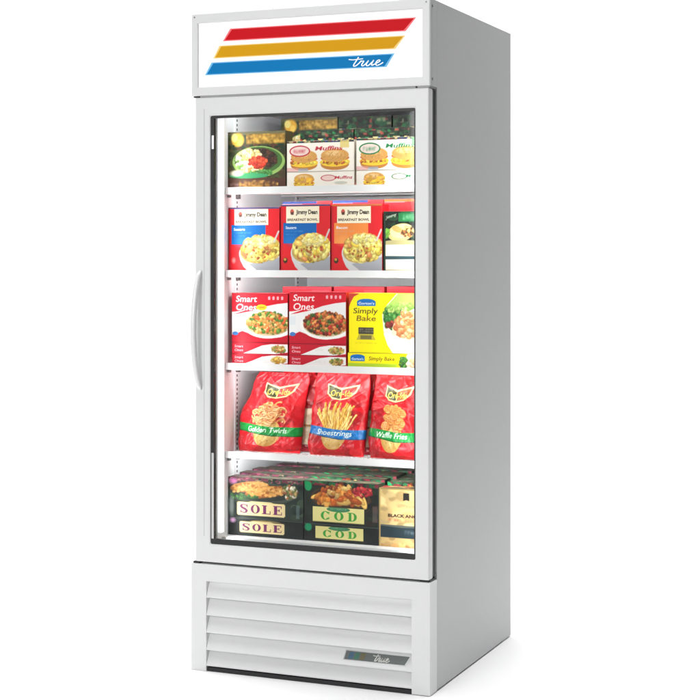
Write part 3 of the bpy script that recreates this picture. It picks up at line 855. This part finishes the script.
def art_yellow(w, h):
    c = Canvas(w, h, (455, 55, 688, 237), (255, 238, 0), 71)
    c.poly([(455, 55), (490, 55), (470, 66), (460, 84), (455, 100)], (210, 60, 50))
    c.poly([(600, 55), (570, 90), (556, 120), (560, 170), (575, 210), (590, 237), (688, 237), (688, 55)], (236, 240, 214))
    c.poly([(604, 55), (578, 84), (566, 110), (600, 100), (640, 96), (688, 90), (688, 55)], (170, 214, 96))
    c.food(592, 130, 30, 30, [(50, 110, 50), (70, 136, 60), (34, 90, 44), (90, 150, 70)], 80, 9)
    c.food(610, 96, 36, 10, [(150, 200, 90), (190, 220, 120)], 30, 9); c.food(580, 150, 12, 12, [(150, 60, 50), (120, 40, 40)], 12, 6)
    c.ell(650, 165, 66, 58, (250, 214, 180), -.5); c.ell(640, 150, 50, 40, (238, 170, 116), -.6, soft=.7)
    c.food(640, 150, 46, 38, [(232, 150, 96), (246, 190, 140), (216, 124, 74)], 60, 8)
    c.poly([(560, 176), (590, 182), (640, 205), (688, 214), (688, 240), (590, 240), (572, 212)], (252, 250, 246))
    c.ell(508, 82, 28, 10, (20, 110, 190)); c.rect(480, 80, 536, 94, (20, 110, 190)); c.text("Gorton's", 484, 90, 48, 8, (240, 246, 250), .02)
    c.text('Simply', 468, 117, 74, 17, (70, 62, 20), .01, .12); c.text('Bake', 478, 140, 58, 17, (120, 84, 20), .01, .12)
    c.rect(484, 160, 530, 180, (62, 58, 50)); c.glyphs(488, 164, 528, 168, (220, 210, 160), .7, 6); c.glyphs(488, 171, 528, 175, (220, 210, 160), .7, 6)
    c.poly([(486, 180), (528, 180), (536, 198), (478, 198)], (196, 180, 60)); c.rect(490, 184, 524, 196, (120, 110, 60))
    c.glyphs(476, 206, 540, 209, (180, 160, 30), .7, 4)
    return c
def art_yellow_side(w, h):
    c = Canvas(w, h, (450, 238, 688, 280), (255, 238, 0), 72, .9)
    c.rect(450, 238, 688, 240, (190, 176, 20)); c.rect(450, 268, 600, 280, (180, 214, 50))
    c.poly([(632, 238), (610, 280), (688, 280), (688, 238)], (240, 232, 206)); c.food(618, 262, 12, 14, [(60, 110, 50), (80, 140, 60)], 20, 6); c.food(655, 262, 24, 12, [(236, 170, 120), (246, 206, 170)], 30, 6)
    c.ell(480, 250, 22, 7, (20, 110, 190)); c.rect(458, 250, 502, 262, (20, 110, 190)); c.text("Gorton's", 462, 259, 36, 6.5, (240, 246, 250), .02)
    c.text('Simply Bake', 514, 259, 78, 11, (96, 70, 10), .012, .12)
    return c
y1_ = carton('chicken_carton', .4100, .6340, Y0, .15, zt, zt + .0395, art_yellow_side(224, 39), (236, 216, 30),
             'thin yellow carton side lying under the large yellow carton', 'carton', 'yellow cartons on the middle shelf')
y2_ = carton('chicken_carton', .4135, .6340, Y0 - .0005, .06, zt + .0400, 1.0160, art_yellow(220, 158), (240, 220, 20),
             'large bright yellow carton with roast chicken and greens, right end of the middle shelf', 'carton', 'yellow cartons on the middle shelf')
G3b = 'red cartons behind the front row of the middle shelf'
def plain_red(seed, w, h, c0=(176, 10, 28)):
    c = Canvas(w, h, (0, 0, 100, 100), c0, seed)
    c.rect(0, 0, 100, 3, (176, 24, 40)); c.rect(60, 4, 96, 8, (200, 100, 100), .4); c.poly([(0, 55), (60, 38), (100, 32), (100, 90), (0, 90)], (238, 236, 236)); return c
for i, x0 in enumerate((.176, .332, .488)):
    carton('meal_carton', x0, x0 + .148, .205, .10, zt, 1.0300 + .0012 * i, plain_red(80 + i, 148, 210), (160, 12, 28),
           ['red carton top showing behind the plate cartons of the middle shelf, left of three',
            'red carton top showing behind the second plate carton of the middle shelf',
            'red carton top showing behind the large yellow carton'][i], 'carton', G3b)

# ---------- shelf 4: film bags
zt = SHZ[3]
def art_bag(seed, ribbon_c, word, kind, box, sub):
    u0, v0, u1, v1 = box
    c = Canvas((u1 - u0) / 3.043 * 2.62, (v1 - v0) / 3.043 * 2.62, (0, 0, 100, 125), (206, 22, 34), seed, .95)
    c.mottle(0, 0, 100, 125, [(214, 26, 38), (200, 18, 32), (220, 34, 44)], 60, 9)
    c.rect(0, 0, 100, 5, (176, 16, 28))
    # winged banner
    c.poly([(28, 16), (44, 20), (54, 22), (66, 20), (86, 16), (80, 29), (70, 37), (54, 40), (38, 38), (29, 31)], (238, 214, 150))
    c.poly([(30, 18), (44, 22), (54, 25), (53, 38), (39, 36), (31, 30)], (58, 62, 26))
    c.poly([(55, 25), (66, 22), (82, 19), (77, 28), (69, 35), (55, 38)], (196, 40, 34) if kind != 'waffle' else (150, 80, 40))
    c.text('Ore-Ida', 35, 34, 40, 9, (246, 210, 84), .008, .0)
    # potato below the ribbon
    c.ell(51, 92, 20, 22, (206, 160, 84)); c.ell(50, 92, 17, 18, (232, 196, 122), soft=.8)
    for _ in range(8): c.ell(c.r.uniform(38, 64), c.r.uniform(86, 108), .9, .6, (150, 104, 50))
    cl = lambda X, Y: (Y < 86).astype(float)
    if kind == 'twirl':
        for _ in range(90):
            cu, cv = c.r.uniform(30, 72), c.r.uniform(48, 76)
            if (cv < 56) and (cu < 36 or cu > 66): continue
            q = c.r.uniform(3, 6.5); a0 = c.r.uniform(0, 6.28); col = [(236, 180, 110), (222, 150, 84), (246, 204, 140)][c.r.randint(3)]
            pts = [(cu + q * math.cos(a0 + t * .5), cv + q * .7 * math.sin(a0 + t * .5)) for t in range(8)]
            c.stroke([(a, b + .8) for a, b in pts], 2.2, (168, 92, 46)); c.stroke(pts, 1.9, col)
    elif kind == 'fries':
        for _ in range(95):
            x = c.r.uniform(32, 70); a = (x - 51) * .022 + c.r.uniform(-.35, .35); L = c.r.uniform(18, 34); y = c.r.uniform(74, 86)
            x2, y2 = x + math.sin(a) * L, y - math.cos(a) * L
            col = [(250, 212, 100), (242, 194, 80), (254, 228, 140)][c.r.randint(3)]
            c.stroke([(x + .8, y), (x2 + .8, y2)], 2.6, (200, 134, 44)); c.stroke([(x, y), (x2, y2)], 2.1, col)
    else:
        for _ in range(30):
            cu, cv = c.r.uniform(34, 70), c.r.uniform(48, 78); q = c.r.uniform(6, 8.5); rt = c.r.uniform(0, 1.5)
            c.ell(cu, cv + 1, q, q * .8, (170, 92, 40), rt); c.ell(cu, cv, q * .95, q * .75, (228, 158, 84), rt)
            for k in (-1, 0, 1):
                for l in (-1, 0, 1):
                    c.ell(cu + k * q * .45, cv + l * q * .36, q * .14, q * .12, (186, 104, 50))
    # ribbon
    c.poly([(0, 79), (25, 80), (60, 84), (100, 84), (100, 98), (60, 98), (25, 93), (0, 91)], ribbon_c)
    c.poly([(0, 90), (25, 92), (60, 97), (100, 97), (100, 98.5), (60, 98.5), (25, 93.5), (0, 91.5)], tuple(v * .6 for v in ribbon_c))
    c.text(word, 20, 91, 60, 8, (240, 250, 240), .01, .1, .04)
    c.glyphs(68, 105, 84, 109, (250, 190, 190), .8, 3.5)
    for k in range(5): c.glyphs(6, 100 + k * 4, 12, 102.5 + k * 4, (250, 180, 180), .6, 2.5)
    return c

def bag(name, art, left, right, zb, yb, th, label, seed, group):
    """left/right: lists of (z offset, x) outline from the foot up; th: half thickness"""
    zl = np.array([p[0] for p in left]); xl = np.array([p[1] for p in left])
    zr = np.array([p[0] for p in right]); xr = np.array([p[1] for p in right])
    rs = np.random.RandomState(seed)
    ww = [(rs.uniform(.5, 1), rs.uniform(18, 60), rs.uniform(-40, 40), rs.uniform(0, 6)) for _ in range(9)]
    cr = [(rs.uniform(25, 95) * rs.choice([-1, 1]), rs.uniform(15, 80), rs.uniform(0, 6), rs.uniform(.0012, .0026)) for _ in range(7)]
    H_ = max(zl.max(), zr.max()); xm = (xl.mean() + xr.mean()) / 2
    root = empty(name, (xm, yb, zb), label, 'bag', group)
    def sm(z, zz, xx):
        return (np.interp(z - .006, zz, xx) + np.interp(z, zz, xx) + np.interp(z + .006, zz, xx)) / 3
    def shp(sgn):
        def f(U, V):
            Z = V * H_
            L = sm(Z, zl, xl); R = sm(Z, zr, xr)
            wob = .0016 * np.sin(V * 17 + seed) + .0006 * np.sin(V * 61 + seed)
            X = L + wob + (R - L - wob) * U
            e = 1 - np.abs(2 * U - 1) ** 2.6
            prof = np.clip(V / .10, 0, 1) ** .5 * np.clip((1 - V) / .42, 0, 1) ** .75
            wr = sum(a * np.sin(kx * X + kz * Z + p) for a, kx, kz, p in ww) * .0011
            # crimped pleats radiating from the top seal and from the corners
            wr += .0022 * np.sin((U - .5) * 34 + seed) * np.clip((V - .62) / .3, 0, 1) * (1 - .5 * V)
            wr += .0025 * np.exp(-((U - .1 - .5 * V) / .05) ** 2) * np.clip(1 - V, 0, 1)
            wr += .0025 * np.exp(-((U - 1.0 + .35 * V) / .05) ** 2)
            wr += .0012 * np.sin(V * 44 + 9 * U) * np.exp(-((V - .08) / .07) ** 2)
            # crinkled film: sharp creases from folded noise, and the ribbed heat seals
            for kx, kz, p, am in cr:
                q = np.abs(np.sin(kx * X + kz * Z + p + 1.3 * np.sin(37 * Z + p)))
                wr += am * (1 - q) ** 3 * (.35 + .65 * np.abs(2 * U - 1) + .5 * np.clip((V - .6) / .4, 0, 1))
            wr += .0007 * np.sin(Z * 2100) * (V > .955)
            lean = .030 * V ** 1.2
            Y = lean + sgn * (th * np.clip(e, 0, 1) ** .55 * prof + (wr * (.3 + e) if sgn < 0 else 0)) + sgn * .0006
            return np.stack([X - xm, Y, Z], -1)
        return f
    grid_mesh('bag_front', art, 0, 0, 0, root, matl=BAGM, shape=shp(-1))
    bk = Canvas(60, 80, (0, 0, 10, 10), (196, 24, 36), 3, 2)
    grid_mesh('bag_back', bk, 0, 0, 0, root, matl=BAGM, shape=shp(1))
    return root
G4 = 'red bags of frozen potatoes on the fourth shelf'
GR, BL_ = (14, 150, 62), (10, 118, 196)
bag('potato_bag', art_bag(90, GR, 'Golden Twirls', 'twirl', (100, 55, 310, 300), ''),
    [(0, .066), (.02, .0635), (.085, .064), (.115, .070), (.145, .086), (.165, .096), (.20, .103), (.218, .114)],
    [(0, .250), (.02, .256), (.06, .257), (.12, .260), (.17, .265), (.20, .270), (.218, .262)],
    zt, .158, .033, 'red potato bag with green ribbon and curly potatoes, left end of its shelf', 3, G4)
bag('potato_bag', art_bag(91, BL_, 'Shoestrings', 'fries', (305, 60, 505, 315), ''),
    [(0, .284), (.02, .278), (.08, .283), (.14, .288), (.19, .291), (.222, .296)],
    [(0, .440), (.02, .446), (.08, .449), (.14, .451), (.19, .452), (.222, .448)],
    zt, .152, .033, 'red potato bag with blue ribbon and thin straight fries', 8, G4)
bag('potato_bag', art_bag(92, GR, 'Waffle Fries', 'waffle', (490, 65, 655, 320), ''),
    [(0, .462), (.02, .457), (.08, .458), (.14, .462), (.19, .465), (.222, .472)],
    [(0, .598), (.02, .604), (.08, .606), (.14, .606), (.19, .604), (.222, .600)],
    zt, .150, .033, 'red potato bag with green ribbon and waffle cut potatoes, right end of its shelf', 13, G4)
def art_back(seed):
    c = Canvas(150, 200, (0, 0, 100, 125), (176, 18, 28), seed, 1.6)
    c.mottle(0, 0, 100, 125, [(190, 22, 34), (150, 12, 22), (168, 16, 26)], 60, 9)
    c.rect(0, 58, 100, 112, (236, 222, 190)); c.rect(0, 82, 100, 85, (170, 130, 80)); c.glyphs(4, 66, 96, 72, (170, 130, 90), .6, 6)
    c.rect(0, 112, 100, 125, (120, 10, 24))
    return c
G4b = 'darker red bags behind the front bags of the fourth shelf'
bag('potato_bag', art_back(95), [(0, .170), (.10, .168), (.2, .165), (.226, .176)], [(0, .330), (.1, .332), (.2, .325), (.226, .318)], zt, .196, .020,
    'dark red and cream bag behind the gap between the curly and straight potato bags', 21, G4b)
bag('potato_bag', art_back(96), [(0, .336), (.10, .334), (.2, .336), (.226, .340)], [(0, .498), (.1, .500), (.2, .498), (.226, .490)], zt, .200, .020,
    'dark red and cream bag behind the gap between the straight and waffle potato bags', 26, G4b)
bag('potato_bag', art_back(97), [(0, .505), (.10, .503), (.2, .505), (.226, .510)], [(0, .630), (.1, .632), (.2, .630), (.226, .622)], zt, .222, .026,
    'cream and red bag showing at the right edge beyond the waffle potato bag', 31, G4b)

# ---------- shelf 5 (cabinet floor): fish cartons
zt = .3462
def fish_front(kind, seed, w, h):
    if kind == 'sole':
        c = Canvas(w, h, (80, 58, 290, 172), (40, 52, 46), seed)
        c.mottle(80, 58, 290, 172, [(30, 44, 38), (20, 30, 28), (60, 80, 60)], 60, 10)
        c.rect(80, 58, 290, 68, (110, 60, 74)); c.mottle(80, 58, 290, 71, [(160, 80, 104), (44, 80, 60), (120, 50, 66), (30, 50, 40), (140, 124, 100)], 90, 3)
        c.ell(92, 70, 16, 12, (220, 130, 190), soft=1)
        c.ell(175, 100, 96, 30, (66, 74, 66)); c.ell(175, 98, 88, 24, (40, 46, 42))
        c.ell(140, 84, 56, 15, (150, 92, 44), -.12); c.ell(140, 82, 52, 12.5, (204, 148, 80), -.12)
        c.food(140, 82, 42, 8, [(208, 152, 82), (184, 122, 60), (226, 182, 116)], 50, 2.6, 3.0)
        for k in range(26): c.ell(92 + k * 3.8, 84 + 11 * math.sin(k * 1.9) - (k - 13) * .45, 5, 3.4, (214, 164, 94) if k % 3 else (160, 100, 46), -.1)
        c.ell(186, 96, 60, 16, (146, 84, 38), -.16); c.ell(186, 94, 56, 13.5, (204, 144, 72), -.16)
        c.food(186, 94, 46, 9, [(208, 150, 78), (180, 112, 52), (230, 184, 116)], 60, 2.6, 3.0)
        for k in range(28): c.ell(132 + k * 3.9, 97 + 12 * math.sin(k * 2.3) - (k - 14) * .6, 5.5, 3.6, (216, 160, 86) if k % 3 else (150, 88, 38), -.15)
        c.soften(84, 66, 246, 116, 3)
        c.food(252, 92, 20, 18, [(176, 150, 90), (220, 214, 190), (100, 110, 60), (150, 90, 60)], 50, 5)
        c.food(120, 112, 40, 6, [(60, 110, 50), (40, 80, 40)], 20, 5)
        c.ell(88, 140, 10, 40, (200, 210, 210), soft=1, al=.7); c.rect(270, 128, 280, 165, (120, 140, 140), .5)  # pale soft ellipse: glare painted down the left edge
    else:
        c = Canvas(w, h, (292, 66, 500, 190), (26, 34, 28), seed)
        c.mottle(292, 66, 500, 190, [(18, 26, 22), (34, 46, 34), (50, 34, 26)], 60, 10)
        c.mottle(292, 66, 500, 78, [(170, 50, 70), (40, 120, 70), (120, 34, 50), (30, 90, 56)], 40, 5)
        c.ell(304, 82, 10, 14, (20, 150, 90)); c.ell(395, 112, 84, 34, (70, 50, 34)); c.ell(395, 108, 76, 27, (44, 32, 24))
        c.food(372, 112, 50, 14, [(226, 136, 50), (190, 92, 34), (240, 176, 86)], 40, 11, 2.6)
        c.food(390, 92, 38, 14, [(232, 186, 110), (206, 128, 56), (140, 62, 30)], 34, 10, 2.6)
        c.food(425, 116, 36, 14, [(232, 156, 62), (184, 86, 32), (246, 196, 104)], 32, 11, 2.6)
        c.food(458, 90, 26, 14, [(196, 40, 50), (150, 30, 40), (220, 90, 80)], 40, 6)
        c.rect(484, 130, 498, 176, (120, 100, 100), .5)
    return c
def fish_sign(kind, w, h, seed):
    if kind == 'sole':
        c = Canvas(w, h, (0, 0, 150, 46), (30, 34, 32), seed, .7)
        c.ell(75, 10, 50, 12, (150, 140, 80))
        c.rect(4, 3, 146, 44, (236, 214, 160)); c.ell(75, 8, 44, 10, (236, 214, 160))
        c.rect(1, 6, 149, 41, (236, 214, 160)); c.rect(0, 3, 150, 4.5, (180, 160, 100), .6)
        for k, ch in enumerate('SOLE'): c.serif(ch, 9 + k * 34.5, 10, 28, 27, (112, 36, 92))
    else:
        c = Canvas(w, h, (0, 0, 150, 46), (236, 226, 150), seed, .7)
        c.ell(75, 6, 34, 8, (60, 130, 90)); c.glyphs(52, 2, 98, 7, (200, 220, 170), .6, 6)
        for k, ch in enumerate('COD'): c.serif(ch, 24 + k * 39, 13, 27, 26, (60, 160, 56))
        c.rect(0, 44, 150, 46, (190, 180, 110))
    return c
def fish_low(kind, seed, w, h):
    c = Canvas(w, h, (0, 0, 210, 62), (20, 24, 24), seed)
    c.mottle(0, 0, 210, 62, [(14, 20, 20), (30, 40, 36), (18, 28, 24)], 40, 9); c.rect(0, 0, 210, 3, (70, 80, 76))
    if kind == 'sole': c.ell(12, 10, 12, 12, (214, 160, 206), soft=1); c.ell(105, 14, 52, 9, (150, 130, 80))
    else: c.ell(12, 14, 12, 16, (20, 146, 96), soft=.5)
    return c
def fish_top(kind, seed, w, d):
    c = Canvas(w, d, (0, 0, 100, 50), (40, 70, 52), seed, 1.2)
    pal = [(160, 84, 110), (50, 96, 70), (40, 62, 50), (170, 120, 130), (90, 130, 100), (130, 74, 74), (150, 130, 110)] if kind == 'sole' else [(50, 110, 76), (40, 60, 48), (140, 76, 70), (100, 140, 110), (34, 46, 40), (160, 144, 110), (110, 90, 70)]
    c.mottle(0, 0, 100, 50, pal, 260, 2.6); c.rect(0, 0, 100, 3, (30, 36, 34)); c.glyphs(10, 18, 60, 30, (210, 200, 190), .6, 9)
    return c
G5 = 'fish cartons in the front row on the cabinet floor'
G5b = 'fish cartons standing in rows behind on the cabinet floor'
fx = {}
for kind, x0, x1, zm, z1 in (('sole', .0520, .2790, .3955, .5065), ('cod', .2815, .4975, .3940, .5085)):
    w = (x1 - x0) * 1000
    nm = {'sole': 'golden fried fillets over a SOLE sign', 'cod': 'orange fillets over a pale green COD sign'}[kind]
    sl, sh_ = (.148, .0405) if kind == 'sole' else (.150, .040)
    carton('fish_carton', x0, x1, Y0, .12, zt, zm - .0003, fish_low(kind, 101, w, (zm - zt) * 1000), (22, 26, 26),
           'low black carton showing a smaller %s sign, beneath the %s carton with the fillet picture' % (kind.upper(), kind.upper()), 'carton', G5,
           labels=[('name_sign', fish_sign(kind, sl * 930, 33, 102), .034, .0085)])
    fx[kind] = carton('fish_carton', x0, x1, Y0, .045, zm, z1, fish_front(kind, 103, w, (z1 - zm) * 1000), (28, 40, 34),
           'black carton with ' + nm, 'carton', G5, top=fish_top(kind, 104, w, 45),
           labels=[('name_sign', fish_sign(kind, sl * 1000, sh_ * 1000, 105), .026, .006)])
c = Canvas(135, 154, (502, 90, 628, 258), (212, 182, 122), 110)
c.mottle(502, 90, 628, 200, [(216, 186, 126), (208, 176, 116), (220, 192, 136)], 70, 12); c.soften(502, 90, 628, 258, 14)
c.rect(502, 90, 628, 94, (150, 130, 80)); c.rect(566, 102, 582, 124, (34, 28, 26)); c.rect(570, 122, 578, 128, (206, 180, 120))
c.glyphs(545, 136, 602, 143, (120, 96, 70), .8, 7); c.text('BLACK ANGUS', 526, 172, 92, 9, (50, 26, 24), .04)
c.glyphs(528, 177, 612, 184, (176, 70, 50), .8, 7)
c.rect(502, 198, 628, 231, (34, 52, 60)); c.poly([(502, 198), (560, 202), (628, 198), (628, 195), (502, 195)], (90, 96, 90)); c.glyphs(570, 210, 606, 220, (160, 176, 180), .7, 8)
c.mottle(502, 232, 628, 258, [(212, 172, 110), (198, 150, 90), (220, 188, 130)], 30, 6); c.soften(502, 232, 628, 258, 8); c.rect(502, 90, 506, 258, (186, 160, 104))
tk = Canvas(135, 45, (0, 0, 100, 50), (150, 120, 80), 111, 1.2); tk.mottle(0, 0, 100, 50, [(160, 40, 50), (60, 50, 40), (190, 160, 110), (40, 90, 60)], 50, 6)
kr = carton('burger_carton', .4998, .6350, Y0, .045, zt, .5010, c, (196, 168, 112),
            'tan carton with a dark blue band and black emblem, right end of the cabinet floor', 'carton', G5, top=tk)
# rows behind: each copy stands on the stack of flat cartons hidden behind the first
ords = ['second', 'third', 'fourth', 'fifth']
for r in range(4):
    dy = .062 + r * .058
    for kind, t in (('sole', 'fried sole'), ('cod', 'cod')):
        dx = .012 * (r % 2) - .006 if kind == 'cod' else .004 + .010 * r
        c2 = repeat(fx[kind], dx, dy, .0, 'dark printed carton in the %s row behind the %s cartons, top edge showing' % (ords[r], t))
        c2['group'] = G5b
        if r == 0 or True:
            c2.location.z = fx[kind].location.z + .004 + .003 * (r % 2)
    c3 = repeat(fx['cod'], .208, dy, -.002, 'dark printed carton in the %s row behind the tan carton' % ords[r], sc=(.62, 1, 1.02))
    c3.location.x = .566; c3['group'] = G5b
    # supports
for kind, x0, x1 in (('sole', .056, .277), ('cod', .284, .496), ('tan', .502, .632)):
    zz = {'sole': .3985, 'cod': .3970, 'tan': .3955}[kind]
    o = carton('flat_carton', x0, x1, .242 if kind != 'tan' else .170, .20, zt, zz - .0012, Canvas(60, 20, (0, 0, 10, 10), (24, 28, 28), 4, 3), (26, 30, 30),
               'low black carton under the rear rows behind the %s carton' % {'sole': 'sole', 'cod': 'cod', 'tan': 'tan'}[kind], 'carton', G5b)
